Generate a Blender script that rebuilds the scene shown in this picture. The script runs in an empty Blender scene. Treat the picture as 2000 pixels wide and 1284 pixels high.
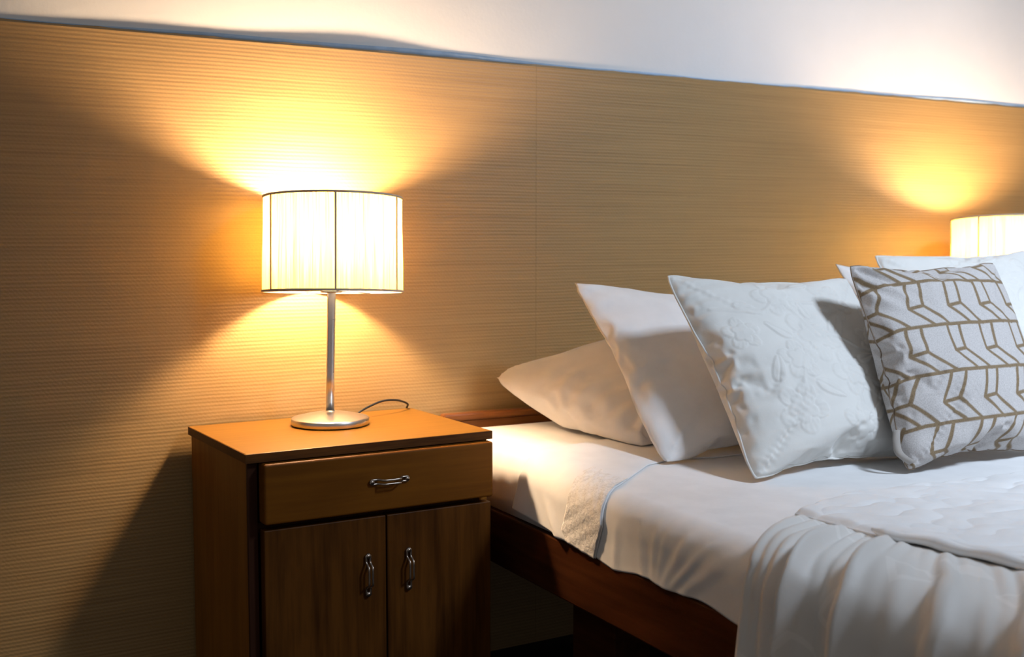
import bpy, bmesh, math, random
import numpy as np
from mathutils import Vector, Matrix

random.seed(4)
rng = np.random.default_rng(7)
SC = bpy.context.scene
COL = SC.collection
PI = math.pi

# ------------------------------------------------------------------ camera
CAM = Vector((-0.659, -2.478, 0.986))
YAW, PITCH = math.radians(31.0), math.radians(4.55)
cd = bpy.data.cameras.new('camera')
cd.sensor_width = 36.0
cd.lens = 2318.0 / 2000.0 * 36.0
cd.clip_start = 0.05
cd.dof.use_dof = True
cd.dof.focus_distance = 2.22
cd.dof.aperture_fstop = 4.0
cam = bpy.data.objects.new('camera', cd)
COL.objects.link(cam)
cam.location = CAM
cam.rotation_euler = (PI / 2 - PITCH, 0, -YAW)
SC.camera = cam

# ------------------------------------------------------------------ light
SC.view_settings.view_transform = 'Standard'
SC.view_settings.look = 'None'
SC.view_settings.exposure = 0.0
SC.view_settings.gamma = 1.0
SC.view_settings.use_curve_mapping = False

world = bpy.data.worlds.new('world')
SC.world = world
world.use_nodes = True
wb = world.node_tree.nodes['Background']
wb.inputs[0].default_value = (1.0, 0.95, 0.92, 1)
wb.inputs[1].default_value = 0.19

# cool ceiling lamp of the room, behind the camera to the right
wl = bpy.data.lights.new('ceiling_lamp_light', 'AREA')
wl.shape = 'RECTANGLE'
wl.size, wl.size_y = 0.45, 0.45
wl.energy = 26.0
wl.spread = math.radians(86)
wl.color = (0.69, 0.82, 1.0)
wlo = bpy.data.objects.new('ceiling_lamp_light', wl)
COL.objects.link(wlo)
wlo.location = (1.75, -2.75, 2.75)
wlo.rotation_euler = (Vector((1.95, -0.85, 0.5)) - Vector(wlo.location)).to_track_quat('-Z', 'Y').to_euler()

BULB_POWER = 1150.0
BULB_COL = (1.0, 0.69, 0.42)

# ------------------------------------------------------------------ node helpers
def new_mat(name):
    m = bpy.data.materials.new(name)
    m.use_nodes = True
    nt = m.node_tree
    return m, nt, nt.nodes['Principled BSDF']

def N(nt, typ, **kw):
    n = nt.nodes.new(typ)
    for k, v in kw.items():
        setattr(n, k, v)
    return n

def mapping(nt, scale, coord='Object', rot=(0, 0, 0)):
    tc = N(nt, 'ShaderNodeTexCoord')
    mp = N(nt, 'ShaderNodeMapping')
    mp.inputs['Scale'].default_value = scale
    mp.inputs['Rotation'].default_value = rot
    nt.links.new(tc.outputs[coord], mp.inputs['Vector'])
    return mp.outputs['Vector']

def ramp(nt, fac, stops):
    r = N(nt, 'ShaderNodeValToRGB')
    els = r.color_ramp.elements
    while len(els) < len(stops):
        els.new(0.5)
    for e, (p, c) in zip(els, stops):
        e.position = p
        e.color = (c[0], c[1], c[2], 1)
    nt.links.new(fac, r.inputs[0])
    return r.outputs[0]

def noise(nt, vec, scale=1.0, detail=4.0, rough=0.55, dist=0.0):
    n = N(nt, 'ShaderNodeTexNoise')
    n.inputs['Scale'].default_value = scale
    n.inputs['Detail'].default_value = detail
    n.inputs['Roughness'].default_value = rough
    n.inputs['Distortion'].default_value = dist
    nt.links.new(vec, n.inputs['Vector'])
    return n.outputs['Fac']

def math_node(nt, op, a, b=None):
    n = N(nt, 'ShaderNodeMath', operation=op)
    for i, v in enumerate((a, b)):
        if v is None:
            continue
        if isinstance(v, (int, float)):
            n.inputs[i].default_value = v
        else:
            nt.links.new(v, n.inputs[i])
    return n.outputs[0]

def bump(nt, bsdf, height, strength=0.5, dist=0.002):
    b = N(nt, 'ShaderNodeBump')
    b.inputs['Strength'].default_value = strength
    b.inputs['Distance'].default_value = dist
    nt.links.new(height, b.inputs['Height'])
    nt.links.new(b.outputs[0], bsdf.inputs['Normal'])

def mat_wood(name, light, dark, rough=0.35, axis='x', figure=1.0, freq=1.0, spec=0.12):
    """veneer: long fibres along one axis, darker pores, broad figure"""
    m, nt, b = new_mat(name)
    lo, hi = 3.0 * freq, 60.0 * freq
    sc = {'x': (lo, hi, hi), 'y': (hi, lo, hi), 'z': (hi, hi, lo)}[axis]
    fib = noise(nt, mapping(nt, sc), 1.0, 6.0, 0.65, 0.4)
    sc2 = {'x': (1.6, 9, 9), 'y': (9, 1.6, 9), 'z': (9, 9, 1.6)}[axis]
    fig = noise(nt, mapping(nt, sc2), 1.0, 3.0, 0.5, 1.6 * figure)
    mix = math_node(nt, 'ADD', math_node(nt, 'MULTIPLY', fib, 0.55), math_node(nt, 'MULTIPLY', fig, 0.45))
    col = ramp(nt, mix, [(0.36, dark), (0.62, light)])
    nt.links.new(col, b.inputs['Base Color'])
    b.inputs['Roughness'].default_value = rough
    b.inputs['Specular IOR Level'].default_value = spec
    bump(nt, b, fib, 0.15, 0.0006)
    return m

def mat_cloth(name, col, weave=900.0, bump_s=0.25, rough=0.9, sheen=0.15, mottling=0.06):
    m, nt, b = new_mat(name)
    v = mapping(nt, (1, 1, 1))
    big = noise(nt, v, 18.0, 3.0, 0.5)
    dk = tuple(c * (1 - mottling) for c in col)
    c = ramp(nt, big, [(0.35, dk), (0.65, col)])
    nt.links.new(c, b.inputs['Base Color'])
    fine = noise(nt, v, weave, 2.0, 0.6)
    mid = noise(nt, v, 60.0, 4.0, 0.6, 0.5)
    h = math_node(nt, 'ADD', math_node(nt, 'MULTIPLY', fine, 0.35), mid)
    bump(nt, b, h, bump_s, 0.0022)
    b.inputs['Roughness'].default_value = rough
    b.inputs['Sheen Weight'].default_value = sheen
    b.inputs['Specular IOR Level'].default_value = 0.25
    return m

def mat_metal(name, col, rough, metallic=1.0):
    m, nt, b = new_mat(name)
    v = mapping(nt, (40, 40, 400))
    n = noise(nt, v, 1.0, 3.0)
    r = math_node(nt, 'ADD', math_node(nt, 'MULTIPLY', n, 0.12), rough - 0.06)
    nt.links.new(r, b.inputs['Roughness'])
    b.inputs['Base Color'].default_value = (*col, 1)
    b.inputs['Metallic'].default_value = metallic
    return m

# --- wallpaper: raised horizontal ribs with a twisted-rope relief
def mat_wallpaper():
    m, nt, b = new_mat('ribbed_wallpaper')
    v0 = mapping(nt, (1, 1, 1))
    wob = noise(nt, mapping(nt, (5, 1, 12)), 1.0, 2.0)
    sep = N(nt, 'ShaderNodeSeparateXYZ')
    nt.links.new(v0, sep.inputs[0])
    z = math_node(nt, 'ADD', sep.outputs['Z'], math_node(nt, 'MULTIPLY', wob, 0.006))
    rib = math_node(nt, 'SINE', math_node(nt, 'MULTIPLY', z, 2 * PI / 0.0076))
    diag = math_node(nt, 'ADD', sep.outputs['X'], math_node(nt, 'MULTIPLY', z, 0.9))
    diag = math_node(nt, 'ADD', diag, math_node(nt, 'MULTIPLY', noise(nt, v0, 45.0, 3.0), 0.012))
    rope = math_node(nt, 'SINE', math_node(nt, 'MULTIPLY', diag, 2 * PI / 0.0092))
    pat = noise(nt, mapping(nt, (7, 1, 26)), 1.0, 3.0)        # the relief fades in and out
    streak = noise(nt, mapping(nt, (2.2, 1, 260)), 1.0, 3.0, 0.6)
    grain = noise(nt, mapping(nt, (260, 1, 330)), 1.0, 2.0, 0.6)
    h = math_node(nt, 'ADD', rib, math_node(nt, 'MULTIPLY', math_node(nt, 'MULTIPLY', rope, pat), 0.5))
    h = math_node(nt, 'ADD', h, math_node(nt, 'MULTIPLY', streak, 0.8))
    h = math_node(nt, 'ADD', h, math_node(nt, 'MULTIPLY', grain, 1.6))
    bump(nt, b, h, 0.16, 0.0008)
    f = math_node(nt, 'ADD', math_node(nt, 'MULTIPLY', streak, 0.75), math_node(nt, 'MULTIPLY', grain, 0.25))
    col = ramp(nt, f, [(0.32, (0.265, 0.158, 0.055)), (0.5, (0.32, 0.195, 0.070)), (0.68, (0.365, 0.228, 0.086))])
    nt.links.new(col, b.inputs['Base Color'])
    b.inputs['Roughness'].default_value = 0.46
    b.inputs['Specular IOR Level'].default_value = 0.8
    return m

def mat_plaster():
    m, nt, b = new_mat('white_plaster')
    v = mapping(nt, (1, 1, 1))
    n = noise(nt, v, 3.0, 4.0)
    nt.links.new(ramp(nt, n, [(0.3, (0.72, 0.72, 0.725)), (0.7, (0.77, 0.77, 0.775))]), b.inputs['Base Color'])
    bump(nt, b, noise(nt, v, 90.0, 4.0), 0.12, 0.003)
    b.inputs['Roughness'].default_value = 0.85
    return m

def mat_plain(name, col, rough=0.6, vary=0.1, metallic=0.0):
    m, nt, b = new_mat(name)
    n = noise(nt, mapping(nt, (1, 1, 1)), 25.0, 4.0)
    nt.links.new(ramp(nt, n, [(0.3, tuple(c * (1 - vary) for c in col)), (0.7, col)]), b.inputs['Base Color'])
    b.inputs['Roughness'].default_value = rough
    b.inputs['Metallic'].default_value = metallic
    return m

def mat_shade():
    """pulled-thread lampshade: thin translucent cloth with vertical thread streaks"""
    m = bpy.data.materials.new('thread_shade_cloth')
    m.use_nodes = True
    nt = m.node_tree
    nt.nodes.clear()
    out = N(nt, 'ShaderNodeOutputMaterial')
    tc = N(nt, 'ShaderNodeTexCoord')
    sep = N(nt, 'ShaderNodeSeparateXYZ')
    nt.links.new(tc.outputs['Object'], sep.inputs[0])
    ang = math_node(nt, 'ARCTAN2', sep.outputs['Y'], sep.outputs['X'])
    cmb = N(nt, 'ShaderNodeCombineXYZ')
    nt.links.new(math_node(nt, 'MULTIPLY', ang, 55.0), cmb.inputs[0])
    nt.links.new(math_node(nt, 'MULTIPLY', sep.outputs['Z'], 4.0), cmb.inputs[1])
    n1 = noise(nt, cmb.outputs[0], 1.0, 4.0, 0.7)
    col = ramp(nt, n1, [(0.32, (0.15, 0.095, 0.018)), (0.5, (0.38, 0.265, 0.065)), (0.68, (0.56, 0.43, 0.14))])
    tr = N(nt, 'ShaderNodeBsdfTranslucent')
    df = N(nt, 'ShaderNodeBsdfDiffuse')
    nt.links.new(col, tr.inputs[0])
    df.inputs[0].default_value = (0.80, 0.76, 0.68, 1)
    mx = N(nt, 'ShaderNodeMixShader')
    mx.inputs[0].default_value = 0.45
    nt.links.new(tr.outputs[0], mx.inputs[1])
    nt.links.new(df.outputs[0], mx.inputs[2])
    nt.links.new(mx.outputs[0], out.inputs[0])
    return m

def mat_bulb(strength):
    m = bpy.data.materials.new('lit_bulb')
    m.use_nodes = True
    nt = m.node_tree
    nt.nodes.clear()
    out = N(nt, 'ShaderNodeOutputMaterial')
    em = N(nt, 'ShaderNodeEmission')
    em.inputs[0].default_value = (*BULB_COL, 1)
    em.inputs[1].default_value = strength
    nt.links.new(em.outputs[0], out.inputs[0])
    return m

def mat_print():
    """grey linen with a bronze line print (the print is a stored attribute of the cloth)"""
    m, nt, b = new_mat('linen_with_bronze_print')
    at = N(nt, 'ShaderNodeAttribute', attribute_name='print')
    v = mapping(nt, (1, 1, 1))
    w = noise(nt, v, 420.0, 3.0, 0.7)
    lin = ramp(nt, w, [(0.3, (0.40, 0.375, 0.36)), (0.7, (0.57, 0.54, 0.525))])
    brz = ramp(nt, w, [(0.3, (0.15, 0.10, 0.052)), (0.7, (0.25, 0.175, 0.095))])
    mx = N(nt, 'ShaderNodeMix', data_type='RGBA')
    nt.links.new(at.outputs['Fac'], mx.inputs[0])
    nt.links.new(lin, mx.inputs[6])
    nt.links.new(brz, mx.inputs[7])
    nt.links.new(mx.outputs[2], b.inputs['Base Color'])
    bump(nt, b, math_node(nt, 'ADD', w, math_node(nt, 'MULTIPLY', noise(nt, v, 30.0, 3.0), 1.5)), 0.3, 0.0025)
    b.inputs['Roughness'].default_value = 0.85
    b.inputs['Sheen Weight'].default_value = 0.1
    return m

def mat_satin_squares():
    """bedspread cloth: soft satin with faint tilted squares woven in"""
    m, nt, b = new_mat('satin_bedspread_cloth')
    at = N(nt, 'ShaderNodeUVMap', uv_map='UVMap')
    mp = N(nt, 'ShaderNodeMapping')
    mp.inputs['Scale'].default_value = (1, 1, 1)
    nt.links.new(at.outputs[0], mp.inputs[0])
    rgb = None
    vor = N(nt, 'ShaderNodeTexVoronoi', distance='CHEBYCHEV', feature='F1')
    vor.inputs['Scale'].default_value = 11.0
    vor.inputs['Randomness'].default_value = 0.55
    nt.links.new(mp.outputs[0], vor.inputs['Vector'])
    mp.inputs['Rotation'].default_value = (0, 0, 0.5)
    d = vor.outputs['Distance']
    ring = math_node(nt, 'ABSOLUTE', math_node(nt, 'SUBTRACT', d, 0.26))
    line = math_node(nt, 'LESS_THAN', ring, 0.045)
    col = ramp(nt, line, [(0.0, (0.66, 0.64, 0.61)), (1.0, (0.72, 0.70, 0.67))])
    nt.links.new(col, b.inputs['Base Color'])
    rr = math_node(nt, 'SUBTRACT', 0.55, math_node(nt, 'MULTIPLY', line, 0.12))
    nt.links.new(rr, b.inputs['Roughness'])
    v = mapping(nt, (1, 1, 1))
    h = math_node(nt, 'ADD', math_node(nt, 'MULTIPLY', line, 0.5), noise(nt, v, 45.0, 3.0))
    bump(nt, b, h, 0.2, 0.002)
    b.inputs['Sheen Weight'].default_value = 0.2
    return m

def mat_lace():
    m, nt, b = new_mat('embroidered_lace_cloth')
    v = mapping(nt, (1, 1, 1))
    vor = N(nt, 'ShaderNodeTexVoronoi', feature='DISTANCE_TO_EDGE')
    vor.inputs['Scale'].default_value = 75.0
    nt.links.new(v, vor.inputs['Vector'])
    n = noise(nt, v, 110.0, 4.0, 0.65, 1.2)
    nt.links.new(ramp(nt, n, [(0.36, (0.66, 0.64, 0.61)), (0.56, (0.79, 0.77, 0.75))]), b.inputs['Base Color'])
    h = math_node(nt, 'ADD', n, math_node(nt, 'MULTIPLY', vor.outputs['Distance'], 0.8))
    bump(nt, b, h, 0.5, 0.003)
    b.inputs['Roughness'].default_value = 0.9
    return m

M = dict(
    paper=mat_wallpaper(), plaster=mat_plaster(),
    blue=mat_plain('cool_shadow_blue', (0.42, 0.55, 0.72), 0.6, 0.25),  # shadow tint of the strip above the wallpaper, put into the colour
    tile=mat_plain('dark_floor_tile', (0.016, 0.011, 0.008), 0.8, 0.5),
    grout=mat_plain('dark_grout', (0.02, 0.016, 0.014), 0.9, 0.3),
    top=mat_wood('orange_veneer', (0.215, 0.098, 0.013), (0.165, 0.072, 0.008), 0.42, 'x', 0.6),
    side=mat_wood('brown_side_veneer', (0.24, 0.092, 0.012), (0.15, 0.052, 0.006), 0.45, 'z', 0.8),
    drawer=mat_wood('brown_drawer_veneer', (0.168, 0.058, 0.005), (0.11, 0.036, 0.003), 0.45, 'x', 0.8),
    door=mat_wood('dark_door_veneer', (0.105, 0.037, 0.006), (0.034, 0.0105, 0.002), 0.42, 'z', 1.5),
    edge=mat_wood('worn_shaded_edge_band', (0.12, 0.045, 0.010), (0.05, 0.018, 0.005), 0.5, 'x', 1.0, 4.0),  # worn edge wood, also darkened to stand for the unlit front edge
    stain=mat_wood('dark_stained_edge', (0.05, 0.017, 0.008), (0.03, 0.010, 0.005), 0.5, 'z'),
    bedwood=mat_wood('dark_red_bed_wood', (0.062, 0.019, 0.006), (0.026, 0.008, 0.003), 0.40, 'y', 1.2),
    headwood=mat_wood('head_rail_wood', (0.20, 0.075, 0.022), (0.11, 0.038, 0.012), 0.40, 'x', 1.0),
    nickel=mat_metal('brushed_nickel', (0.62, 0.60, 0.57), 0.30),
    chrome=mat_metal('chrome', (0.74, 0.74, 0.76), 0.30),
    handle=mat_metal('worn_nickel_handle', (0.40, 0.34, 0.29), 0.36),
    cord=mat_plain('black_cord_rubber', (0.012, 0.012, 0.012), 0.5),
    shade=mat_shade(),
    strut=mat_plain('shade_tape', (0.55, 0.45, 0.35), 0.8),
    bulb=mat_bulb(BULB_POWER),
    collar=mat_plain('white_plastic', (0.7, 0.68, 0.64), 0.5),
    sheet=mat_cloth('white_cotton_sheet', (0.79, 0.785, 0.78), 1100, 0.12),
    case=mat_cloth('white_pillowcase_cotton', (0.80, 0.78, 0.765), 1000, 0.20),
    floral=mat_cloth('cream_embossed_cotton', (0.70, 0.69, 0.655), 800, 0.25),
    quilt=mat_cloth('white_quilted_cotton', (0.80, 0.80, 0.80), 800, 0.35),
    satin=mat_satin_squares(), lace=mat_lace(), prn=mat_print(),
    greycloth=mat_cloth('grey_linen_trim', (0.36, 0.33, 0.30), 700, 0.3),
    seamcloth=mat_plain('dark_seam_thread', (0.22, 0.165, 0.12), 0.9),
)

# ------------------------------------------------------------------ object helpers
def obj(name, me, m=None, parent=None, smooth=False):
    o = bpy.data.objects.new(name, me)
    COL.objects.link(o)
    if m is not None:
        me.materials.append(m)
    if parent is not None:
        o.parent = parent
    if smooth:
        me.polygons.foreach_set('use_smooth', [True] * len(me.polygons))
    return o

def tag(o, label, cat, group=None):
    o['label'] = label
    o['category'] = cat
    if group:
        o['group'] = group
    return o

def empty(name, loc, rz, label, cat, group=None):
    o = bpy.data.objects.new(name, None)
    COL.objects.link(o)
    o.location = loc
    o.rotation_euler = (0, 0, rz)
    o.empty_display_size = 0.05
    return tag(o, label, cat, group)

def box_mesh(name, lo, hi, bev=0.0, seg=2):
    bm = bmesh.new()
    bmesh.ops.create_cube(bm, size=1.0)
    lo, hi = Vector(lo), Vector(hi)
    for v in bm.verts:
        v.co = Vector([lo[i] + (v.co[i] + 0.5) * (hi[i] - lo[i]) for i in range(3)])
    if bev > 0:
        bmesh.ops.bevel(bm, geom=list(bm.edges), offset=bev, segments=seg, profile=0.5, affect='EDGES')
    me = bpy.data.meshes.new(name)
    bm.to_mesh(me)
    bm.free()
    return me

def box(name, lo, hi, m, parent=None, bev=0.0, seg=2):
    return obj(name, box_mesh(name, lo, hi, bev, seg), m, parent)

def mesh_from(name, V, F):
    me = bpy.data.meshes.new(name)
    me.from_pydata([tuple(map(float, v)) for v in V], [], F)
    me.update()
    return me

def lathe(name, prof, seg, m, parent=None, closed=True, smooth=True, rfun=None):
    V, F = [], []
    k = len(prof)
    for i in range(seg):
        a = 2 * PI * i / seg
        for r, z in prof:
            rr = r * (rfun(a) if rfun else 1.0)
            V.append((rr * math.cos(a), rr * math.sin(a), z))
    for i in range(seg):
        j = (i + 1) % seg
        for q in range(k - 1):
            F.append((i * k + q, j * k + q, j * k + q + 1, i * k + q + 1))
    if closed:
        for q in (0, k - 1):
            if prof[q][0] > 1e-6:
                ring = [i * k + q for i in range(seg)]
                F.append(ring[::-1] if q == 0 else ring)
    me = mesh_from(name, V, F)
    bm = bmesh.new()
    bm.from_mesh(me)
    bmesh.ops.remove_doubles(bm, verts=bm.verts, dist=1e-6)
    bmesh.ops.recalc_face_normals(bm, faces=bm.faces)
    bm.to_mesh(me)
    bm.free()
    o = obj(name, me, m, parent, smooth)
    return o

def tube_geo(pts, r, seg=8, V=None, F=None):
    V = [] if V is None else V
    F = [] if F is None else F
    pts = [Vector(p) for p in pts]
    base = len(V)
    n = len(pts)
    up = Vector((0.13, 0.31, 0.94))
    for i, p in enumerate(pts):
        t = (pts[min(i + 1, n - 1)] - pts[max(i - 1, 0)]).normalized()
        a = t.cross(up)
        if a.length < 1e-3:
            a = t.cross(Vector((1, 0, 0)))
        a.normalize()
        b = t.cross(a)
        rr = r[i] if hasattr(r, '__len__') else r
        for k in range(seg):
            q = 2 * PI * k / seg
            V.append(p + a * (rr * math.cos(q)) + b * (rr * math.sin(q)))
    for i in range(n - 1):
        for k in range(seg):
            k2 = (k + 1) % seg
            F.append((base + i * seg + k, base + i * seg + k2, base + (i + 1) * seg + k2, base + (i + 1) * seg + k))
    F.append(tuple(base + k for k in range(seg))[::-1])
    F.append(tuple(base + (n - 1) * seg + k for k in range(seg)))
    return V, F

def tube(name, pts, r, m, parent=None, seg=8):
    V, F = tube_geo(pts, r, seg)
    return obj(name, mesh_from(name, V, F), m, parent, True)

def spline(pts, n):
    """Catmull-Rom through the points"""
    P = np.array(pts, float)
    P = np.vstack([2 * P[0] - P[1], P, 2 * P[-1] - P[-2]])
    out = []
    segs = len(P) - 3
    for t in np.linspace(0, segs - 1e-9, n):
        i = int(t)
        u = t - i
        p0, p1, p2, p3 = P[i:i + 4]
        out.append(0.5 * ((2 * p1) + (p2 - p0) * u + (2 * p0 - 5 * p1 + 4 * p2 - p3) * u * u + (3 * p1 - p0 - 3 * p2 + p3) * u ** 3))
    return np.array(out)

def grid(name, P, m, parent=None, thick=0.0, flip=False, uv=None):
    a, b = P.shape[:2]
    F = []
    for i in range(a - 1):
        for j in range(b - 1):
            q = (i * b + j, i * b + j + 1, (i + 1) * b + j + 1, (i + 1) * b + j)
            F.append(q[::-1] if flip else q)
    me = mesh_from(name, P.reshape(-1, 3), F)
    if uv is not None:
        ul = me.uv_layers.new(name='UVMap')
        flat = uv.reshape(-1, 2)
        idx = np.empty(len(me.loops), dtype=np.int32)
        me.loops.foreach_get('vertex_index', idx)
        ul.data.foreach_set('uv', flat[idx].ravel())
    o = obj(name, me, m, parent, True)
    if thick:
        md = o.modifiers.new('thickness', 'SOLIDIFY')
        md.thickness = thick
        md.offset = 1.0
    return o

def copy_tree(o, parent=None):
    c = o.copy()
    COL.objects.link(c)
    if parent is not None:
        c.parent = parent
    for ch in list(o.children):
        copy_tree(ch, c)
    return c

def sstep(a, b, x):
    t = np.clip((np.asarray(x, float) - a) / (b - a), 0, 1)
    return t * t * (3 - 2 * t)

# ------------------------------------------------------------------ the room
fl = box('floor', (-2.6, -4.2, -0.08), (4.6, 0.1, -0.006), M['grout'])
fl['kind'] = 'structure'
tile_me = box_mesh('tile', (-0.164, -0.164, -0.006), (0.164, 0.164, 0.0), 0.0015, 1)
tile_me.materials.append(M['tile'])
for i in range(8):
    for j in range(6):
        t = bpy.data.objects.new('tile', tile_me)
        COL.objects.link(t)
        t.parent = fl
        t.location = (-0.55 + i * 0.334, -0.17 - j * 0.334, random.uniform(-0.0012, 0.0))

WALL_Y = -0.100
wall = box('wall_back', (-2.6, WALL_Y + 0.0062, -0.006), (4.6, WALL_Y + 0.16, 2.6), M['plaster'])
wall['kind'] = 'structure'

PANEL_TOP = 1.380
def panel_front(x):
    """how far the papered board stands off the plaster at its top edge"""
    x = np.asarray(x, float)
    return 0.0025 + 0.0075 * np.exp(-((x - 0.38) / 0.19) ** 2) + 0.0015 * np.exp(-((x + 0.05) / 0.15) ** 2) + 0.0008 * np.sin(x * 7.0 + 1)

seams = [-2.6, -1.60, 0.836, 3.27, 4.6]
for k in range(len(seams) - 1):
    x0, x1 = seams[k] + 0.0002, seams[k + 1] - 0.0002
    xs = np.linspace(x0, x1, 100)
    zs = np.concatenate([np.linspace(0.0, 1.0, 4), np.linspace(1.1, PANEL_TOP - 0.004, 12), [PANEL_TOP]])
    V, F = [], []
    for z in zs:
        for x in xs:
            w = float(sstep(1.0, PANEL_TOP, z))
            y = WALL_Y - (float(panel_front(x)) - 0.0025) * w
            zz = z
            if z == PANEL_TOP:
                y += 0.002
                zz = z + 0.0012 * math.sin(x * 31) + 0.0008 * math.sin(x * 83 + 2)
            V.append((x, y, zz))
    n = len(xs)
    for i in range(len(zs) - 1):
        for j in range(n - 1):
            F.append((i * n + j, i * n + j + 1, (i + 1) * n + j + 1, (i + 1) * n + j))
    b0 = len(V)
    for z in (PANEL_TOP, 0.0):
        for x in xs:
            V.append((x, WALL_Y + 0.0059, z))
    top = (len(zs) - 1) * n
    for j in range(n - 1):
        F.append((top + j, top + j + 1, b0 + j + 1, b0 + j))
    for side in (0, n - 1):
        F.append(tuple([i * n + side for i in range(len(zs))] + [b0 + side, b0 + n + side])[::1 if side else -1])
    obj('wallpaper_strip', mesh_from('wallpaper_strip', V, F), M['paper'], wall)

# bead added where the boards end; its blue stands for the cool-lit shadow
xs = np.linspace(-1.6, 3.6, 500)
V, F = [], []
hgt = 0.006 + 0.003 * np.sin(xs * 3.1) + 0.002 * np.sin(xs * 11 + 1) + 0.004 * np.exp(-((xs - 0.42) / 0.28) ** 2)
for i, x in enumerate(xs):
    h = max(0.003, hgt[i])
    V += [(x, WALL_Y + 0.0067, PANEL_TOP - 0.001), (x, WALL_Y + 0.0030, PANEL_TOP), (x, WALL_Y + 0.0034, PANEL_TOP + h * 0.7), (x, WALL_Y + 0.0067, PANEL_TOP + h)]
for i in range(len(xs) - 1):
    for q in range(3):
        F.append((i * 4 + q, i * 4 + q + 1, i * 4 + q + 5, i * 4 + q + 4))
tr = obj('shade_bead_1', mesh_from('shade_bead_1', V, F), M['blue'], None, True)
tr['kind'] = 'structure'

# ------------------------------------------------------------------ nightstand
def arch_handle(name, length, m, parent, loc, vertical):
    """twin-rod bow handle: flat looped ends, the middle arched out"""
    V, F = [], []
    L = length / 2
    for s in (-1, 1):
        pts = []
        for t in np.linspace(-1, 1, 25):
            a = abs(t)
            out = 0.0035 + 0.013 * (1 - float(sstep(0.38, 0.62, a)))
            gap = 0.0042 * (1 - 0.15 * (1 - a)) * (1.0 if a < 0.93 else math.sqrt(max(0.0, 1 - ((a - 0.93) / 0.07) ** 2)))
            pts.append((t * L, -out, s * gap))
        tube_geo(pts, 0.0021, 8, V, F)
    for e in (-1, 1):
        bm_pts = [(e * L * 0.9, 0.0005, 0), (e * L * 0.9, -0.006, 0)]
        tube_geo(bm_pts, 0.0042, 10, V, F)
    o = obj(name, mesh_from(name, V, F), m, parent, True)
    o.location = loc
    if vertical:
        o.rotation_euler = (0, PI / 2, 0)
    return o

def make_nightstand():
    ns = empty('nightstand', (0, 0, 0), 0, 'brown wooden nightstand with an orange top under the left lamp', 'nightstand', 'matching nightstands')
    box('cabinet_top', (0.0012, -0.4728, 0.5835), (0.4988, -0.115, 0.600), M['top'], ns, 0.0012)
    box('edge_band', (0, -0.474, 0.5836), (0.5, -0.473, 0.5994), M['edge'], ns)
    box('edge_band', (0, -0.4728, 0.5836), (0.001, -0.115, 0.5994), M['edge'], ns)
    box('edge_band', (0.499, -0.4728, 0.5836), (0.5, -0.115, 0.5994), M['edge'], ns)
    # left and right sides, back, floor and rail of the carcass
    box('side_panel', (0.006, -0.455, 0.0), (0.024, -0.117, 0.583), M['side'], ns, 0.0008, 1)
    box('side_panel', (0.480, -0.455, 0.0), (0.498, -0.117, 0.583), M['side'], ns, 0.0008, 1)
    box('front_stile', (0.0062, -0.4615, 0.0), (0.0245, -0.4552, 0.583), M['stain'], ns, 0.0008, 1)
    box('back_panel', (0.025, -0.123, 0.04), (0.479, -0.118, 0.582), M['stain'], ns)
    box('bottom_panel', (0.025, -0.450, 0.06), (0.479, -0.125, 0.076), M['side'], ns)
    box('divider_rail', (0.025, -0.453, 0.452), (0.479, -0.14, 0.470), M['stain'], ns)
    box('plinth', (0.025, -0.440, 0.0), (0.479, -0.425, 0.058), M['stain'], ns)
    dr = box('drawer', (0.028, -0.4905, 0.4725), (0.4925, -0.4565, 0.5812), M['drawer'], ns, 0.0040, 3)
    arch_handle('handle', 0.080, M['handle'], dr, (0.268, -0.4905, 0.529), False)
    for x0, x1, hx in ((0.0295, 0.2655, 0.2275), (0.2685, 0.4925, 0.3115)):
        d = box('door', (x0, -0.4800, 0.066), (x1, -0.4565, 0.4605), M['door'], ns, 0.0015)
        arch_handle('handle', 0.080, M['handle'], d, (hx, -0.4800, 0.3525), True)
    return ns

ns = make_nightstand()
ns2 = copy_tree(ns)
ns2.location = (1.962, -0.100, 0)
ns2.scale = (1, 1, 0.950)
ns2['label'] = 'brown wooden nightstand on the far side of the bed under the right lamp'

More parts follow.
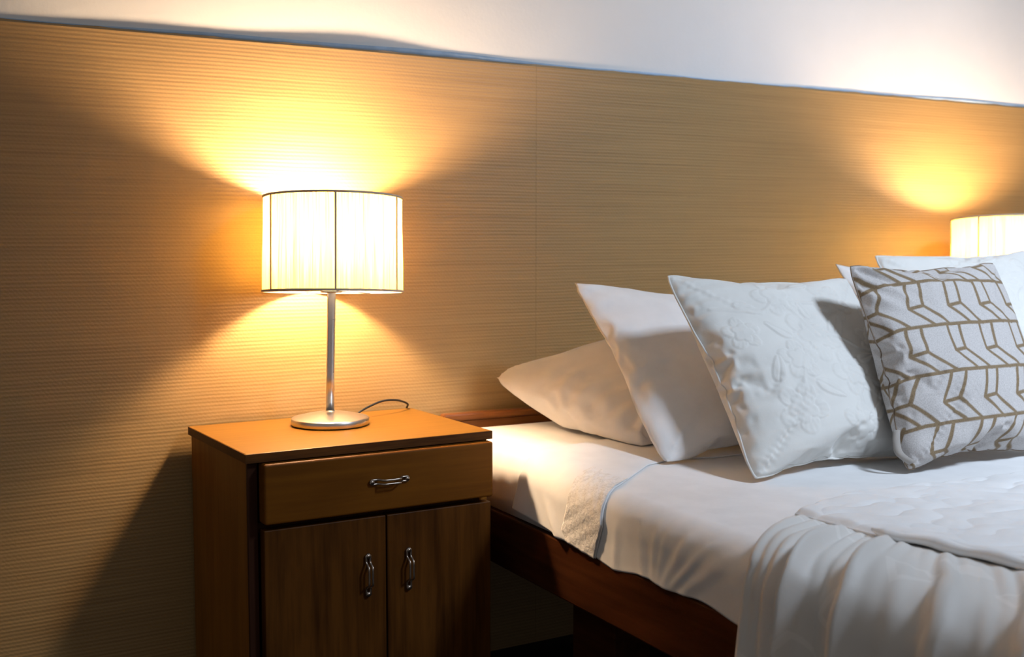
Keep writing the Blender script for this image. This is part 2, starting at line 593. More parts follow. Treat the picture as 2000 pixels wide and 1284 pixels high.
# ------------------------------------------------------------------ table lamps
def make_lamp():
    lp = empty('table_lamp', (0.255, -0.240, 0.600), 0, 'lit table lamp with drum shade standing on the left nightstand', 'lamp', 'matching bedside lamps')
    prof = [(0.0, 0.0005), (0.074, 0.0005), (0.0775, 0.0015), (0.0785, 0.003), (0.0785, 0.0135), (0.0772, 0.0148)]
    for t in np.linspace(0.93, 0.12, 10):
        prof.append((0.077 * t, 0.0148 + 0.0135 * (1 - t ** 1.6)))
    prof.append((0.0095, 0.030))
    prof.append((0.0, 0.0302))
    lathe('base', prof, 64, M['nickel'], lp)
    pole = tube('pole', [(0.0, 0, 0.028), (0.001, 0, 0.10), (0.004, 0, 0.20), (0.006, 0, 0.268), (0.006, 0, 0.30)], 0.0085, M['chrome'], lp, 20)
    sk = lathe('socket', [(0.0, 0.2685), (0.0215, 0.2685), (0.0225, 0.270), (0.0225, 0.2745), (0.0215, 0.276), (0.0135, 0.277), (0.0135, 0.330), (0.0, 0.330)], 24, M['nickel'], lp)
    sk.location = (0.006, 0, 0)
    # pulled-thread drum: the wall is finely fluted, the gathers differ
    ph = rng.uniform(0, 6.28, 6)
    def flute(a):
        return 1.0 + 0.0012 * math.sin(150 * a + ph[0]) + 0.0016 * math.sin(47 * a + ph[1]) + 0.001 * math.sin(83 * a + ph[2])
    zb, zt = 0.2705, 0.4585
    R0, R1 = 0.1405, 0.1385
    shade = lathe('shade', [(R0, zb), (R0 - 0.0003, zb + 0.06), (R1, zt - 0.06), (R1, zt)], 720, M['shade'], lp, closed=False, rfun=flute)
    # the drum sits a little askew on its carrier, its front edge raised
    tilt = Matrix.Rotation(-math.radians(4.2), 4, Vector((math.cos(YAW), -math.sin(YAW), 0)))
    pc = Vector((0, 0, 0.364))
    shade.matrix_basis = Matrix.Translation(Vector((0.014, 0.008, 0)) + pc) @ tilt @ Matrix.Translation(-pc)
    for z, R in ((zb, R0), (zt, R1)):
        lathe('shade_ring', [(R - 0.0022, z - 0.0022), (R + 0.0016, z - 0.0022), (R + 0.0016, z + 0.0022), (R - 0.0022, z + 0.0022), (R - 0.0022, z - 0.0022)], 96, M['strut'], shade, closed=False)
    a0 = math.atan2(CAM.y - lp.location.y, CAM.x - lp.location.x)
    for k in range(6):
        a = a0 + k * PI / 3 + 0.03
        c, s = math.cos(a), math.sin(a)
        st = box('shade_strut', (-0.0012, -0.0020, zb), (0.0012, 0.0020, zt), M['strut'], shade, 0.0005, 1)
        st.location = (c * (R0 + 0.0008), s * (R0 + 0.0008), 0)
        st.rotation_euler = (0, 0, a)
    # spider arms that carry the shade
    V, F = [], []
    for k in range(3):
        a = a0 + PI / 3 * 0.5 + k * 2 * PI / 3
        tube_geo([(0.006 + 0.02 * math.cos(a), 0.02 * math.sin(a), 0.273), (0.014 + 0.138 * math.cos(a), 0.008 + 0.138 * math.sin(a), zb + 0.001)], 0.0014, 6, V, F)
    obj('spider', mesh_from('spider', V, F), M['nickel'], lp, True)
    # lamp: opaque collar below, frosted dome above
    cone = lathe('bulb_collar', [(0.0, 0.3305), (0.0135, 0.3305), (0.0145, 0.338), (0.0185, 0.350), (0.0205, 0.3600), (0.0205, 0.3610), (0.0, 0.3610)], 24, M['collar'], lp)
    bl = lathe('bulb', [(0.0, 0.3615), (0.0208, 0.3615), (0.0300, 0.3690), (0.0345, 0.3800), (0.0335, 0.396), (0.027, 0.409), (0.015, 0.417), (0.0, 0.420)], 16, M['bulb'], lp)
    cone.location = bl.location = (0.010, 0.004, -0.004)
    # flex: from the base over the back edge of the nightstand
    cord = spline([(0.066, 0.024, 0.011), (0.10, 0.045, 0.021), (0.145, 0.062, 0.030), (0.19, 0.082, 0.026), (0.228, 0.112, 0.012),
                   (0.234, 0.127, 0.000), (0.237, 0.1322, -0.02), (0.237, 0.1324, -0.04), (0.236, 0.1324, -0.07)], 60)
    tube('cord', cord, 0.0024, M['cord'], lp, 8)
    return lp

lamp = make_lamp()
lamp2 = copy_tree(lamp)
lamp2.location = (2.225, -0.340, 0.600 * 0.950)
dim = M['bulb'].copy()                                   # the far lamp has a weaker bulb
dim.node_tree.nodes['Emission'].inputs[1].default_value = BULB_POWER * 0.62
for ch in lamp2.children:
    if ch.name.startswith('bulb'):
        ch.material_slots[0].link = 'OBJECT'
        ch.material_slots[0].material = dim
lamp2['label'] = 'lit table lamp with drum shade partly hidden behind the right pillows'

# ------------------------------------------------------------------ bed
BED_O = Vector((0.584, -0.001, 0.0))
BED_R = -math.radians(2.9)
def bed_matrix_place(o):
    o.location = BED_O
    o.rotation_euler = (0, 0, BED_R)
    return o

bed = empty('bed_frame', BED_O, BED_R, 'dark reddish wooden bed frame with low head rail under the white mattress', 'bed')
W, LEN = 1.34, 2.02
def plank(name, lo, hi, m, bev=0.003):
    return box(name, lo, hi, m, bed, bev, 2)
plank('side_rail', (-0.004, -LEN, 0.300), (0.028, -0.130, 0.412), M['bedwood'], 0.004)
plank('side_rail', (W - 0.028, -LEN, 0.300), (W + 0.004, -0.130, 0.412), M['bedwood'], 0.004)
plank('foot_rail', (0.03, -LEN, 0.300), (W - 0.03, -LEN + 0.03, 0.412), M['bedwood'], 0.004)
for x in (0.055, W - 0.135):
    for y in (-0.745, -LEN + 0.05):
        plank('leg', (x, y, 0.0), (x + 0.08, y + 0.15, 0.318), M['bedwood'])
for k in range(9):
    y = -0.20 - k * 0.215
    plank('slat', (0.029, y - 0.04, 0.372), (W - 0.029, y + 0.04, 0.389), M['bedwood'], 0.002)
# head rail against the wall: plank and moulded cap. it stands parallel to the bed head
hb = plank('head_rail', (0.0, -0.122, 0.300), (W, -0.105, 0.562), M['headwood'], 0.002)
plank('head_rail_cap', (-0.004, -0.128, 0.5625), (W + 0.004, -0.1035, 0.580), M['headwood'], 0.005)
for x in (0.002, W - 0.062):
    plank('leg', (x, -0.1300, 0.0), (x + 0.06, -0.1225, 0.38), M['headwood'], 0.002)

RE = 0.05                                     # rounding of the mattress edge
def ztop(ly):
    return 0.550 - 0.028 * sstep(-0.45, -0.86, ly)

def prof(s, ly, off):
    """bed cross-section. s<0 lies on top, then the rounded edge, then straight down. returns lx, z, normal"""
    s = np.asarray(s, float)
    zt = ztop(ly)
    arc = RE * PI / 2
    a = np.clip(s, 0, arc) / RE
    lx = RE - RE * np.sin(a) - np.minimum(s, 0)
    z = zt - RE + RE * np.cos(a) - np.maximum(s - arc, 0)
    nx, nz = -np.sin(a), np.cos(a)
    return lx + nx * off, z + nz * off, nx, nz

def smooth_noise(x, y, seed, f):
    r = np.random.default_rng(seed)
    o = 0
    for k in range(7):
        a, b, p = r.uniform(-1, 1), r.uniform(-1, 1), r.uniform(0, 6.28)
        o = o + np.sin((x * a + y * b) * f * (0.6 + 0.25 * k) + p) / (1 + 0.5 * k)
    return o / 3.0

# mattress (fitted sheet on it)
mat_root = empty('mattress', BED_O, BED_R, 'thick mattress in a white fitted sheet lying in the wooden bed frame', 'mattress')
def full_mattress():
    """closed rounded block: section ring swept along the bed, rounded at head and foot"""
    arc = RE * PI / 2
    half = [(-v) for v in np.linspace(0.64, 0.02, 14)] + list(np.linspace(0, arc, 9)) + [arc + 0.03, arc + 0.05]
    V, F = [], []
    Ls = [-0.131, -0.134, -0.140, -0.152, -0.172] + list(np.linspace(-0.20, -1.95, 60)) + [-1.98, -2.0, -2.01, -2.015]
    inset = [0.06, 0.035, 0.018, 0.006, 0.0] + [0] * 60 + [0.006, 0.018, 0.035, 0.06]
    ring = None
    for L, ins in zip(Ls, inset):
        row = []
        S = np.array(half)
        lx, z, nx, nz = prof(S, L, 0.0)
        puck = 0.0025 * np.sin(L * 95 + S * 20) * sstep(0.02, 0.12, S) * (1 if L > -0.6 else 0)
        lx = lx - puck
        left = [(a, L, c) for a, c in zip(lx, z)]
        bl = [(0.006, L, 0.4145), (0.033, L, 0.4135), (0.036, L, 0.395), (0.05, L, 0.391)]
        sect = left + bl
        full = sect + [(W - a, b, c) for a, b, c in reversed(sect)]
        cxm = W / 2
        for a, b, c in full:
            zc = 0.47
            k = 1 - ins / 0.1 * 0.12
            V.append((cxm + (a - cxm) * (1 - ins * 0.25), b, zc + (c - zc) * (1 - ins * 3.0)))
        ring = len(full)
    n = len(Ls)
    for i in range(n - 1):
        for j in range(ring):
            j2 = (j + 1) % ring
            F.append((i * ring + j, i * ring + j2, (i + 1) * ring + j2, (i + 1) * ring + j))
    F.append(tuple(range(ring)))
    F.append(tuple((n - 1) * ring + j for j in range(ring))[::-1])
    me = mesh_from('fitted_sheet', V, F)
    bm = bmesh.new()
    bm.from_mesh(me)
    bmesh.ops.recalc_face_normals(bm, faces=bm.faces)
    bm.to_mesh(me)
    bm.free()
    return me
obj('fitted_sheet', full_mattress(), M['sheet'], mat_root, True)

# flat sheet: body plus folded-over band with a lace trim
sheet = empty('flat_sheet', BED_O, BED_R, 'white flat sheet turned down over the mattress with an embroidered lace band', 'bed sheet')
ridges = [(-0.845, -0.835, 0.006, 0.012), (-0.90, -0.925, 0.008, 0.014), (-0.955, -0.955, 0.010, 0.012), (-1.06, -0.985, 0.016, 0.014),
          (-1.13, -1.00, 0.012, 0.012), (-1.19, -1.035, 0.010, 0.018), (-0.99, -0.968, 0.008, 0.009), (-1.02, -1.0, -0.006, 0.012)]
SIDE_END = RE * PI / 2 + 0.062
def sheet_disp(S, L):
    t = np.clip((S - 0.01) / (SIDE_END - 0.01), 0, 1)
    d = 0 * S
    for a, b, h, w in ridges:
        c = a + (b - a) * t
        d = d + h * np.exp(-((L - c) / w) ** 2) * 0.42 * sstep(0.05, 0.75, t)
    d = d + 0.0010 * smooth_noise(S * 3, L, 3, 38) * sstep(0.0, 0.5, t)
    d = d + 0.0006 * smooth_noise(S, L, 5, 16)
    return d

S = np.concatenate([np.linspace(-1.31, -0.35, 14), np.linspace(-0.32, -0.02, 16), np.linspace(0, SIDE_END, 44)])
L = np.linspace(-0.50, -2.0, 480)
LL, SS = np.meshgrid(L, S, indexing='ij')
hem_drop = 0.005 * np.sin(LL * 14) + 0.003 * np.sin(LL * 37 + 1)
SS2 = SS + hem_drop * sstep(0.6, 1.0, SS / SIDE_END)
lx, z, nx, nz = prof(SS2, LL, 0.0035)
d = sheet_disp(SS, LL)
body = grid('sheet_body', np.stack([lx + nx * d, LL, z + nz * d], -1), M['sheet'], sheet, 0.0015)

def hem_line(s):
    """where the folded-over band ends, as bed-length position for each section position"""
    return np.interp(s, [-1.31, -0.9, -0.5, -0.29, -0.21, -0.13, 0.0, 0.04, 0.078, SIDE_END], [-0.62, -0.62, -0.66, -0.664, -0.645, -0.665, -0.762, -0.785, -0.80, -0.775])
def head_line(s):
    return np.interp(s, [-1.31, -0.5, -0.2, 0.0, 0.05, SIDE_END], [-0.43, -0.43, -0.45, -0.49, -0.50, -0.462])
S = np.concatenate([np.linspace(-1.31, -0.35, 14), np.linspace(-0.32, 0.0, 30), np.linspace(0.004, SIDE_END + 0.004, 40)])
def band(t0, t1, nt, off, fold=False):
    T = np.linspace(t0, t1, nt)
    TT, SS = np.meshgrid(T, S, indexing='ij')
    LL = head_line(SS) + (hem_line(SS) - head_line(SS)) * TT
    lx, z, nx, nz = prof(SS, LL, off)
    tt = np.clip(SS / SIDE_END, 0, 1)
    d = 0.0015 * smooth_noise(SS * 2, LL, 11, 30) * sstep(0, 0.6, tt) + 0.0025 * (1 - np.abs(2 * TT - 1) ** 6)
    d = d + 0.008 * np.exp(-((LL + 0.53 + 0.12 * tt) / 0.016) ** 2) * sstep(0.5, 1.0, tt)
    return np.stack([lx + nx * d, LL, z + nz * d], -1)
grid('folded_band', band(0.0, 1.0, 70, 0.0056), M['sheet'], sheet, 0.0018)
# lace insert on the band, side only where it shows
keep = S > -0.08
T = np.linspace(0.62, 0.998, 60)
TT, SSl = np.meshgrid(T, S[keep], indexing='ij')
LLl = head_line(SSl) + (hem_line(SSl) - head_line(SSl)) * TT
lx, z, nx, nz = prof(SSl, LLl, 0.0050 + 0.0048 * sstep(-0.07, 0.0, SSl))
d = 0.0010 * np.sin(LLl * 190) * np.sin(SSl * 210 + LLl * 60) + 0.0015 * smooth_noise(SSl * 2, LLl, 11, 30)
grid('lace_trim', np.stack([lx + nx * d, LLl, z + nz * d], -1), M['lace'], sheet, 0.0012)
# bedspread: quilted panel on top, satin skirt seamed to it and hanging over the edge
spread = empty('bedspread', BED_O, BED_R, 'pale grey bedspread with quilted top and gathered satin skirt hanging over the bed edge', 'bedspread')
def seam_x(ly):
    return np.interp(-np.asarray(ly), [1.0, 1.10, 1.19, 1.275, 1.345, 1.48, 1.6, 2.1], [0.172, 0.176, 0.186, 0.192, 0.212, 0.234, 0.24, 0.245])
ed = [(-0.125, -1.084), (-0.10, -1.100), (-0.06, -1.127), (-0.02, -1.150), (0.03, -1.185), (0.07, -1.205), (0.20, -1.200), (0.36, -1.210), (0.5, -1.215)]
nT, nL = 110, 420
T = np.linspace(0, 1, nT)
SK_END = 0.44
P = np.zeros((nL, nT, 3))
UV = np.zeros((nL, nT, 2))
for j, t in enumerate(T):
    for_s = None
    # start of each thread depends on where the seam is
    q = np.linspace(0, 1, nL)
    ly = None
    s_guess = -0.13 + (SK_END + 0.13) * t
    e = np.interp(s_guess, [a for a, _ in ed], [b for _, b in ed])
    ly = e + (-2.05 - e) * q
    s0 = RE - seam_x(ly) - 0.012
    s = s0 + (SK_END - s0) * t
    # gathers: tight at the seam, opening to long soft folds
    warp = 0.05 * np.sin(ly * 5.0) + 0.02 * np.sin(ly * 11.3 + 1) + 0.75 * (np.minimum(s, 0.05) - s0)
    ph = (ly + warp) * 2 * PI / 0.118
    big = (1.2 - 2.0 * np.abs(np.sin(ph * 0.5))) * 0.55 + 0.35 * np.sin(ph * 0.53 + 1.2) + 0.18 * np.sin(ph * 2.1 + 0.6 + 2 * t)
    small = np.sin(ph * 3.1 + 0.4) * 0.6 + np.sin(ph * 4.3 + 2.0) * 0.4
    amp = 0.004 + 0.024 * sstep(-0.17, 0.06, s) + 0.010 * sstep(0.15, 0.40, s)
    amp_s = 0.0030 * (1 - float(sstep(0.1, 0.7, t))) + 0.0012
    edgef = sstep(0.0, 0.05, q)
    d = (amp * (big + 0.75) * (0.25 + 0.75 * edgef) + amp_s * (small + 1)) * (0.12 + 0.88 * float(sstep(0.0, 0.10, t)))
    lx, z, nx, nz = prof(s, ly, 0.008 + 0.012 * float(sstep(0.3, 0.6, t)))
    # below the edge, cloth swings free a little
    P[:, j, 0] = lx + nx * d
    P[:, j, 1] = ly
    P[:, j, 2] = z + nz * d
    UV[:, j, 0] = ly
    UV[:, j, 1] = s
skirt = grid('skirt', P, M['satin'], spread, 0.0016, uv=UV)
# hem strip sewn along the skirt's front edge
ep = P[0]
tube('skirt_hem', ep[::2] + np.array([0.0, 0.001, 0.0]), 0.0024, M['satin'], spread, 8)

# quilted panel
nU, nV = 230, 300
U = np.linspace(0, 1, nU)
V_ = np.linspace(0, 1, nV)
P = np.zeros((nV, nU, 3))
hx = [0.172, 0.24, 0.33, 0.45, 0.75, 1.0, 1.31]
hy = [-1.088, -1.064, -1.032, -1.025, -1.060, -1.06, -1.06]
for j, u in enumerate(U):
    uu = u ** 1.5
    lx0 = 0.172 + (1.31 - 0.172) * uu
    he = np.interp(lx0, hx, hy)
    ly = he + (-2.05 - he) * V_ ** 1.2
    lx = seam_x(ly) + (1.31 - seam_x(ly)) * uu
    a = lx * 1.0
    # trapunto channels: wavering lines that cross
    w1 = np.sin((lx * 0.7 + ly) * 70 + 3.0 * smooth_noise(lx, ly, 21, 14))
    w2 = np.sin((lx * 1.1 - ly * 0.45) * 60 + 3.0 * smooth_noise(lx, ly, 22, 14))
    n1 = smooth_noise(lx, ly, 25, 60)
    n2 = smooth_noise(lx, ly, 26, 52)
    puff = 0.0075 * np.minimum(np.abs(n1), 0.35) ** 0.6 + 0.004 * np.minimum(np.abs(n2), 0.3) ** 0.6 + 0.0022 * smooth_noise(lx, ly, 23, 45) + 0.003 * smooth_noise(lx, ly, 24, 18)
    ef = float(sstep(0.0, 0.012, uu)) * sstep(0.0, 0.02, V_)
    zz = ztop(ly) + 0.007 + (0.006 + puff) * (0.25 + 0.75 * ef)
    lift = 0.007 * sstep(-1.24, -1.30, ly) * (1 - float(sstep(0.0, 0.05, uu)))
    P[:, j] = np.stack([lx, ly, zz + lift], -1)
grid('quilted_panel', P, M['quilt'], spread, 0.005, flip=True)
lyp = np.linspace(-1.245, -2.04, 160)
pp = np.stack([seam_x(lyp) - 0.003, lyp, ztop(lyp) + 0.021 + 0.0015 * np.sin(lyp * 60)], -1)
rr = 0.0085 + 0.0012 * np.sin(np.linspace(0, 55, 160))
rr[:6] *= np.linspace(0.3, 1, 6)
tube('piping', pp, list(rr), M['quilt'], spread, 10)

# ------------------------------------------------------------------ pillows
def simulate_case(w, h, n, m, press, frames):
    """sew two flat panels and inflate them with the cloth solver; returns front and back sheets"""
    V, F, idx = [], [], {}
    for s in (0, 1):
        for j in range(m + 1):
            for i in range(n + 1):
                e = i in (0, n) or j in (0, m)
                if s == 1 and e:
                    idx[s, j, i] = idx[0, j, i]
                    continue
                idx[s, j, i] = len(V)
                V.append(((i / n - .5) * w, (j / m - .5) * h, 0.0 if e else (.004 if s == 0 else -.004)))
    for s in (0, 1):
        for j in range(m):
            for i in range(n):
                q = (idx[s, j, i], idx[s, j, i + 1], idx[s, j + 1, i + 1], idx[s, j + 1, i])
                F.append(q if s == 0 else q[::-1])
    me = mesh_from('case', V, F)
    o = obj('case', me)
    md = o.modifiers.new('cloth', 'CLOTH')
    c = md.settings
    c.quality = 6
    c.mass = .15
    c.tension_stiffness = 25
    c.compression_stiffness = 25
    c.shear_stiffness = 8
    c.bending_stiffness = .03
    c.use_pressure = True
    c.uniform_pressure_force = press
    c.effector_weights.gravity = 0
    c.air_damping = 3
    md.collision_settings.use_collision = False
    md.point_cache.frame_start = 1
    md.point_cache.frame_end = frames
    for f in range(1, frames + 1):
        SC.frame_set(f)
    ev = o.evaluated_get(bpy.context.evaluated_depsgraph_get())
    em = ev.to_mesh()
    co = np.empty(len(em.vertices) * 3)
    em.vertices.foreach_get('co', co)
    co = co.reshape(-1, 3)
    ev.to_mesh_clear()
    bpy.data.objects.remove(o)
    bpy.data.meshes.remove(me)
    SC.frame_set(1)
    out = []
    for s in (0, 1):
        out.append(np.array([[co[idx[s, j, i]] for i in range(n + 1)] for j in range(m + 1)]))
    return out

def upsample(A, k):
    """Catmull-Rom upsampling of a grid along both axes"""
    for ax in (0, 1):
        A = np.moveaxis(A, ax, 0)
        n = A.shape[0]
        E = np.concatenate([2 * A[:1] - A[1:2], A, 2 * A[-1:] - A[-2:-1]], 0)
        t = np.linspace(0, n - 1, (n - 1) * k + 1)
        i = np.minimum(t.astype(int), n - 2)
        u = (t - i)[:, None, None]
        p0, p1, p2, p3 = E[i], E[i + 1], E[i + 2], E[i + 3]
        A = 0.5 * (2 * p1 + (p2 - p0) * u + (2 * p0 - 5 * p1 + 4 * p2 - p3) * u ** 2 + (3 * p1 - p0 - 3 * p2 + p3) * u ** 3)
        A = np.moveaxis(A, 0, ax)
    return A

def place_pillow(name, sim, corners, depth, m, up=1, relief=None, attr=None, lean_fat=0.25, sag=None, flip_u=False, zmin=0.0, back=1.0):
    """map an inflated case onto four corner points (bl, br, tr, tl, bed coordinates); depth = full thickness"""
    bl, br, trc, tl = [np.array(c, float) for c in corners]
    fr, bk = sim
    hx_ = abs(fr[0, 0, 0]); hy_ = abs(fr[0, 0, 1])
    tmax = fr[..., 2].max() - bk[..., 2].min()
    nrm = np.cross(br - bl, tl - bl)
    nrm /= np.linalg.norm(nrm)
    if nrm[1] > 0:
        nrm = -nrm
    sheets = []
    uvs = None
    for s, A in enumerate((fr, bk)):
        A = upsample(A, up) if up > 1 else A.copy()
        if flip_u:
            A = A[:, ::-1] * np.array([-1, 1, 1])
        nj, ni = A.shape[:2]
        u = A[..., 0] / hx_
        v = A[..., 1] / hy_
        w = A[..., 2] / tmax * depth * (back if s else 1.0)
        # blunt the corner tips, let the seams wander a little
        cr = np.clip(np.abs(u), 0, 1) ** 7 * np.clip(np.abs(v), 0, 1) ** 7
        sd = int(abs(bl[0]) * 1000)
        eu = np.clip(np.abs(u), 0, 1) ** 4
        ev = np.clip(np.abs(v), 0, 1) ** 4
        u = u * (1 - 0.045 * cr) + 0.012 * smooth_noise(u * 0.3, v, sd, 9) * eu + 0.005 * smooth_noise(u * 0.3, v, sd + 1, 34) * eu
        v = v * (1 - 0.035 * cr) + 0.012 * smooth_noise(u, v * 0.3, sd + 2, 9) * ev + 0.005 * smooth_noise(u, v * 0.3, sd + 3, 34) * ev
        uu, vv = (u + 1) / 2, (v + 1) / 2
        base = (bl * ((1 - uu) * (1 - vv))[..., None] + br * (uu * (1 - vv))[..., None]
                + trc * (uu * vv)[..., None] + tl * ((1 - uu) * vv)[..., None])
        w = w * (1 + lean_fat * (-v))
        if relief is not None and s == 0:
            ju, iu = np.meshgrid(np.linspace(0, 1, nj), np.linspace(0, 1, ni), indexing='ij')
            w = w + relief(iu, ju)
        p = base + nrm * w[..., None]
        if sag is not None:
            p = sag(p, u, v, s)
        # rest on the bedding: nothing sinks below it
        lim = ztop(p[..., 1]) + 0.0125 + zmin
        low = p[..., 2] < lim
        p[..., 2] = np.where(low, lim + 0.12 * np.clip(p[..., 2] - lim, -0.03, 0) * 0.0, p[..., 2])
        sheets.append(p)
    nj, ni = sheets[0].shape[:2]
    idx = np.zeros((2, nj, ni), int)
    V = list(sheets[0].reshape(-1, 3))
    idx[0] = np.arange(nj * ni).reshape(nj, ni)
    idx[1] = idx[0]
    inner = len(V) + np.arange((nj - 2) * (ni - 2)).reshape(nj - 2, ni - 2)
    idx[1][1:-1, 1:-1] = inner
    V += list(sheets[1][1:-1, 1:-1].reshape(-1, 3))
    Q = []
    for s in (0, 1):
        I = idx[s]
        q = np.stack([I[:-1, :-1], I[:-1, 1:], I[1:, 1:], I[1:, :-1]], -1).reshape(-1, 4)
        Q.append(q if s == 0 else q[:, ::-1])
    me = mesh_from(name, V, np.concatenate(Q).tolist())
    if attr is not None:
        at = me.attributes.new('print', 'FLOAT', 'POINT')
        val = np.zeros(len(V))
        ju, iu = np.meshgrid(np.linspace(0, 1, nj), np.linspace(0, 1, ni), indexing='ij')
        pv = attr(iu, ju)
        val[:nj * ni] = pv.ravel()
        val[inner.ravel()] = pv[1:-1, 1:-1].ravel()
        at.data.foreach_set('value', val.astype(np.float32))
    o = obj(name, me, m, None, True)
    bed_matrix_place(o)
    F0 = sheets[0]
    loop = np.concatenate([F0[0, :], F0[1:, -1], F0[-1, -2::-1], F0[-2:0:-1, 0]])
    return o, loop, F0

sim_sq = simulate_case(.45, .45, 48, 48, 2.2, 36)
sim_sl = simulate_case(.70, .50, 56, 42, 1.8, 36)

# --- raised flowers on the cream cushions
def flower_relief(seed, amp=0.0034):
    r = np.random.default_rng(seed)
    flowers = [(0.50, 0.60, 0.15, 0.3), (0.36, 0.48, 0.11, 1.0), (0.62, 0.40, 0.13, 2.0), (0.42, 0.82, 0.12, 0.7), (0.72, 0.80, 0.13, 1.6),
               (0.28, 0.26, 0.13, 0.2), (0.56, 0.15, 0.12, 1.2), (0.84, 0.28, 0.13, 0.5), (0.17, 0.64, 0.09, 2.2), (0.84, 0.57, 0.10, 2.6)]
    leaves = [(0.66, 0.66, 0.09, 0.9), (0.34, 0.64, 0.07, 2.4), (0.52, 0.74, 0.06, 1.8), (0.74, 0.48, 0.06, 0.3), (0.45, 0.33, 0.08, -0.6), (0.70, 0.22, 0.07, 0.7),
              (0.24, 0.45, 0.07, 1.2), (0.90, 0.74, 0.06, 1.4), (0.26, 0.76, 0.07, -0.5), (0.60, 0.90, 0.06, 0.2)]
    stems = [((0.10, 0.78), (0.30, 0.74), (0.42, 0.80), (0.55, 0.78), (0.72, 0.80)), ((0.52, 0.60), (0.62, 0.60), (0.74, 0.53), (0.84, 0.50)),
             ((0.52, 0.60), (0.48, 0.70), (0.44, 0.79)), ((0.40, 0.50), (0.34, 0.40), (0.30, 0.28)), ((0.60, 0.42), (0.60, 0.30), (0.58, 0.18)), ((0.60, 0.42), (0.72, 0.36), (0.82, 0.32))]
    def f(u, v):
        h = 0 * u
        for cx, cy, R, ph in flowers:
            dx, dy = u - cx, v - cy
            rr = np.sqrt(dx * dx + dy * dy) + 1e-6
            th = np.arctan2(dy, dx) + ph
            pet = R * (0.62 + 0.38 * np.abs(np.cos(2.5 * th)))
            q = rr / pet
            inside = 1 - sstep(0.86, 1.04, q)
            groove = np.exp(-((q - 1.0) / 0.10) ** 2)
            vein = 0.08 * np.cos(th * 25) * sstep(0.3, 0.8, q) * inside
            eye = np.exp(-(rr / (0.20 * R)) ** 2)
            q2 = rr / (0.58 * R * (0.7 + 0.3 * np.abs(np.cos(2.5 * th + 0.8))))
            in2 = 1 - sstep(0.8, 1.05, q2)
            h = np.maximum(h, inside * (0.45 + 0.25 * q) + vein + in2 * 0.35 + 0.4 * eye) - 0.30 * groove - 0.28 * np.exp(-((q2 - 1.0) / 0.12) ** 2)
        for cx, cy, R, a in leaves:
            dx, dy = u - cx, v - cy
            x = dx * np.cos(a) + dy * np.sin(a)
            y = -dx * np.sin(a) + dy * np.cos(a)
            q = (x / R) ** 2 + (y / (0.42 * R * (1 - 0.35 * x / R))) ** 2
            inside = 1 - sstep(0.75, 1.1, q)
            h = np.maximum(h, inside * (0.8 - 0.5 * np.exp(-(y / (0.05 * R)) ** 2))) - 0.25 * np.exp(-((q - 1) / 0.2) ** 2)
        for pts in stems:
            sp = spline(pts, 26)
            dmin = np.full(u.shape, 9.0)
            for a, b in zip(sp[:-1], sp[1:]):
                d = b - a
                t = np.clip(((u - a[0]) * d[0] + (v - a[1]) * d[1]) / (d @ d + 1e-12), 0, 1)
                dmin = np.minimum(dmin, np.hypot(u - a[0] - t * d[0], v - a[1] - t * d[1]))
            h = np.maximum(h, 0.7 * np.exp(-(dmin / 0.008) ** 2)) - 0.25 * np.exp(-((dmin - 0.018) / 0.007) ** 2)
        edge = sstep(0.0, 0.06, u) * sstep(0, 0.06, 1 - u) * sstep(0, 0.06, v) * sstep(0, 0.06, 1 - v)
        wr = 0.4 * smooth_noise(u, v, seed + 5, 55) + 0.5 * smooth_noise(u, v, seed + 6, 24)
        # short creases pulled in from the left seam
        cre = np.sin(v * 75 + 5 * smooth_noise(u, v, seed + 9, 12)) * np.exp(-u / 0.16) * sstep(0.0, 0.05, u)
        return amp * (h * edge + wr * 0.35 + 1.1 * cre)
    return f

# --- bronze line print: rows of lines with paired chevrons between them
def chevron_print(u, v):
    X, Y = u * 0.445, (1 - v) * 0.445          # metres from the left seam, from the top seam
    lw = 0.0037
    d = np.full(X.shape, 9.0)
    def seg(x0, y0, x1, y1):
        dx, dy = x1 - x0, y1 - y0
        t = np.clip(((X - x0) * dx + (Y - y0) * dy) / (dx * dx + dy * dy), 0, 1)
        return np.hypot(X - x0 - t * dx, Y - y0 - t * dy)
    rows = [-0.035, 0.062, 0.160, 0.260, 0.360, 0.458]
    offs = [0.060, 0.100, 0.062, 0.118, 0.075]
    for y in rows:
        d = np.minimum(d, seg(-0.02, y + 0.012, 0.05, y))
        d = np.minimum(d, seg(0.05, y, 0.47, y - 0.002))
    for r in range(5):
        y0, y1 = rows[r], rows[r + 1]
        ym = y0 + 0.58 * (y1 - y0)
        lean = -0.012 if r < 3 else -0.026
        for k in range(-1, 5):
            x = offs[r] + k * 0.098
            for e in (0.0, 0.034):
                mid = x + lean + e
                yy = ym - (0.004 if e else 0)
                d = np.minimum(d, seg(x + e, y0, mid, yy))
                d = np.minimum(d, seg(mid, yy, mid + 0.046 + 0.004 * (e > 0), y1))
            d = np.minimum(d, seg(x + lean, ym, x + lean + 0.034, ym - 0.004))
    return 1 - sstep(lw - 0.0009, lw + 0.0009, d)

def wrinkle(seed, amp, f=30):
    def g(u, v):
        c = np.sin(v * 40 + 6 * smooth_noise(u, v, seed, 9)) * np.exp(-u / 0.12) + np.sin(u * 45 + 6 * smooth_noise(u, v, seed + 1, 9)) * np.exp(-v / 0.14)
        e = sstep(0.0, 0.05, u) * sstep(0, 0.05, 1 - u) * sstep(0, 0.05, v) * sstep(0, 0.05, 1 - v)
        return amp * e * (c + smooth_noise(u, v, seed + 2, f) * 0.9)
    return g

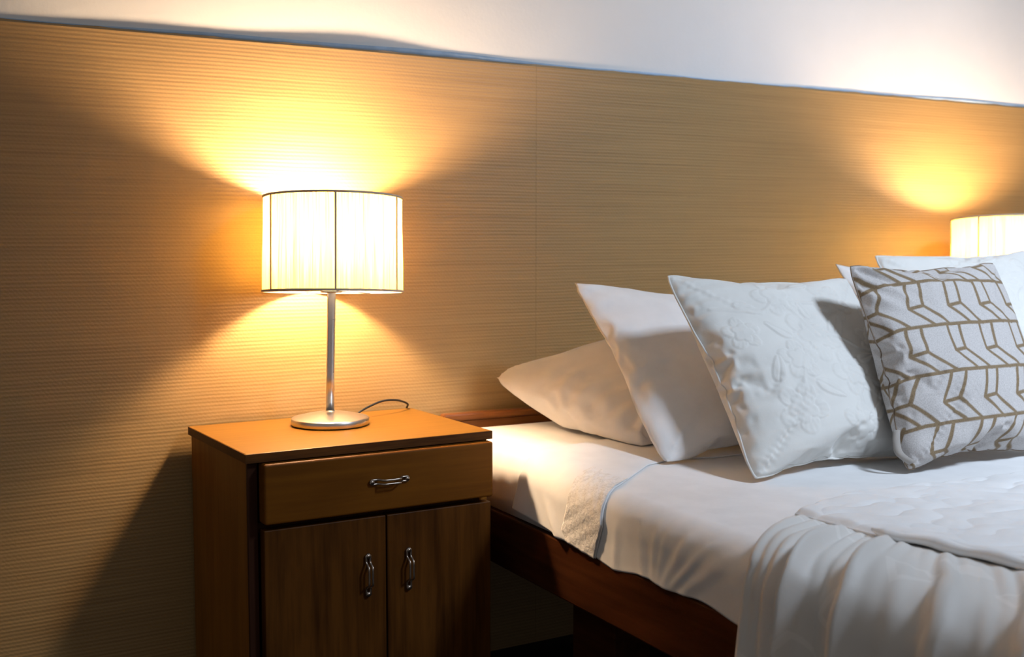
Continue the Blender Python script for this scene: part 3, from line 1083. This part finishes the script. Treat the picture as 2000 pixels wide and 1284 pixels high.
_pw = wrinkle(61, .0055, 26)
def printed_wrinkle(u, v):
    e = sstep(0.0, 0.04, u) * sstep(0, 0.04, v) * sstep(0, 0.04, 1 - v)
    pucker = np.exp(-((u - 0.06) ** 2 + (v - 0.97) ** 2) / 0.030) * np.sin(70 * (u * 0.8 - (1 - v)) + 3 * smooth_noise(u, v, 71, 8))
    folds = np.exp(-((u - 0.62 - 0.22 * v) / 0.035) ** 2) - 0.8 * np.exp(-((u - 0.47 - 0.20 * v) / 0.05) ** 2) + 0.8 * np.exp(-((u - 0.28 - 0.1 * v) / 0.03) ** 2)
    return _pw(u, v) + e * (0.007 * pucker + 0.0035 * folds)

SL = 'white sleeping pillows at the head of the bed'
CR = 'cream floral cushions'
o, lp_, _ = place_pillow('sleeping_pillow', sim_sl, [(.220, -.570, .562), (.915, -.55, .562), (.82, -.145, .68), (.094, -.150, .654)], .25, M['case'], 2, wrinkle(31, .006), lean_fat=-.1)
tag(o, 'white pillow lying low at the head of the bed, nearest the nightstand', 'pillow', SL)
o, lp_, _ = place_pillow('sleeping_pillow', sim_sl, [(.198, -.686, .540), (.95, -.68, .540), (1.00, -.360, .868), (.178, -.348, .882)], .16, M['case'], 2, wrinkle(41, .005), lean_fat=.3, back=.45)
tag(o, 'white pillow leaning upright between the low pillow and the cream floral cushion', 'pillow', SL)
o, lp_, _ = place_pillow('sleeping_pillow', sim_sl, [(.98, -.66, .545), (1.39, -.64, .545), (1.39, -.25, .90), (1.005, -.275, .913)], .13, M['case'], 2, wrinkle(51, .003), flip_u=True, back=.4)
tag(o, 'white pillow leaning behind the printed cushion, only its top corner showing', 'pillow', SL)
o, lp_, _ = place_pillow('sleeping_pillow', sim_sl, [(.95, -.50, .562), (1.33, -.50, .562), (1.32, -.15, .62), (.92, -.15, .62)], .12, M['case'], 1)
tag(o, 'white pillow lying low at the far right end of the bed head', 'pillow', SL)

o, lp_, _ = place_pillow('floral_cushion', sim_sq, [(.289, -.847, .530), (.765, -.800, .530), (.735, -.615, .892), (.240, -.625, .908)], .145, M['floral'], 5, flower_relief(3), back=.6)
tag(o, 'cream cushion with raised flowers leaning left of the chevron printed cushion', 'cushion', CR)
tube('piping', np.vstack([lp_, lp_[:1]])[::3], 0.0022, M['floral'], o, 6)
o, lp_, _ = place_pillow('floral_cushion', sim_sq, [(.93, -.79, .530), (1.40, -.80, .530), (1.45, -.510, .950), (.932, -.480, .942)], .13, M['floral'], 5, flower_relief(8), flip_u=True, back=.5)
tag(o, 'cream cushion with raised flowers standing behind the chevron printed cushion', 'cushion', CR)
tube('piping', np.vstack([lp_, lp_[:1]])[::3], 0.0022, M['floral'], o, 6)

o, lp_, F0 = place_pillow('printed_cushion', sim_sq, [(.598, -.916, .530), (1.045, -.895, .530), (1.045, -.735, .928), (.580, -.770, .928)], .15, M['prn'], 6, printed_wrinkle, chevron_print, back=.65)
tag(o, 'grey linen cushion with bronze chevron line print at the front of the stack', 'cushion')
tube('piping', np.vstack([lp_, lp_[:1]])[::4], 0.0014, M['seamcloth'], o, 6)
# cloth loop sewn to the lower left corner
c0 = F0[int(F0.shape[0] * 0.20), 0]
c1 = F0[0, int(F0.shape[1] * 0.06)]
mid = (c0 + c1) / 2 + np.array([-0.034, -0.016, -0.002])
mid[2] = max(mid[2], ztop(mid[1]) + 0.02)
c1 = c1 + np.array([0.0, -0.004, 0.006])
lpz = spline([c0, c0 + (mid - c0) * .5 + np.array([-.008, -.004, .004]), mid, mid + (c1 - mid) * .55 + np.array([-.004, -.006, -.002]), c1], 24)
wd = np.array([0.012, -0.007, 0.005])
grid('corner_loop', np.stack([lpz - wd * .5, lpz + wd * .5], 1), M['greycloth'], o, 0.003)
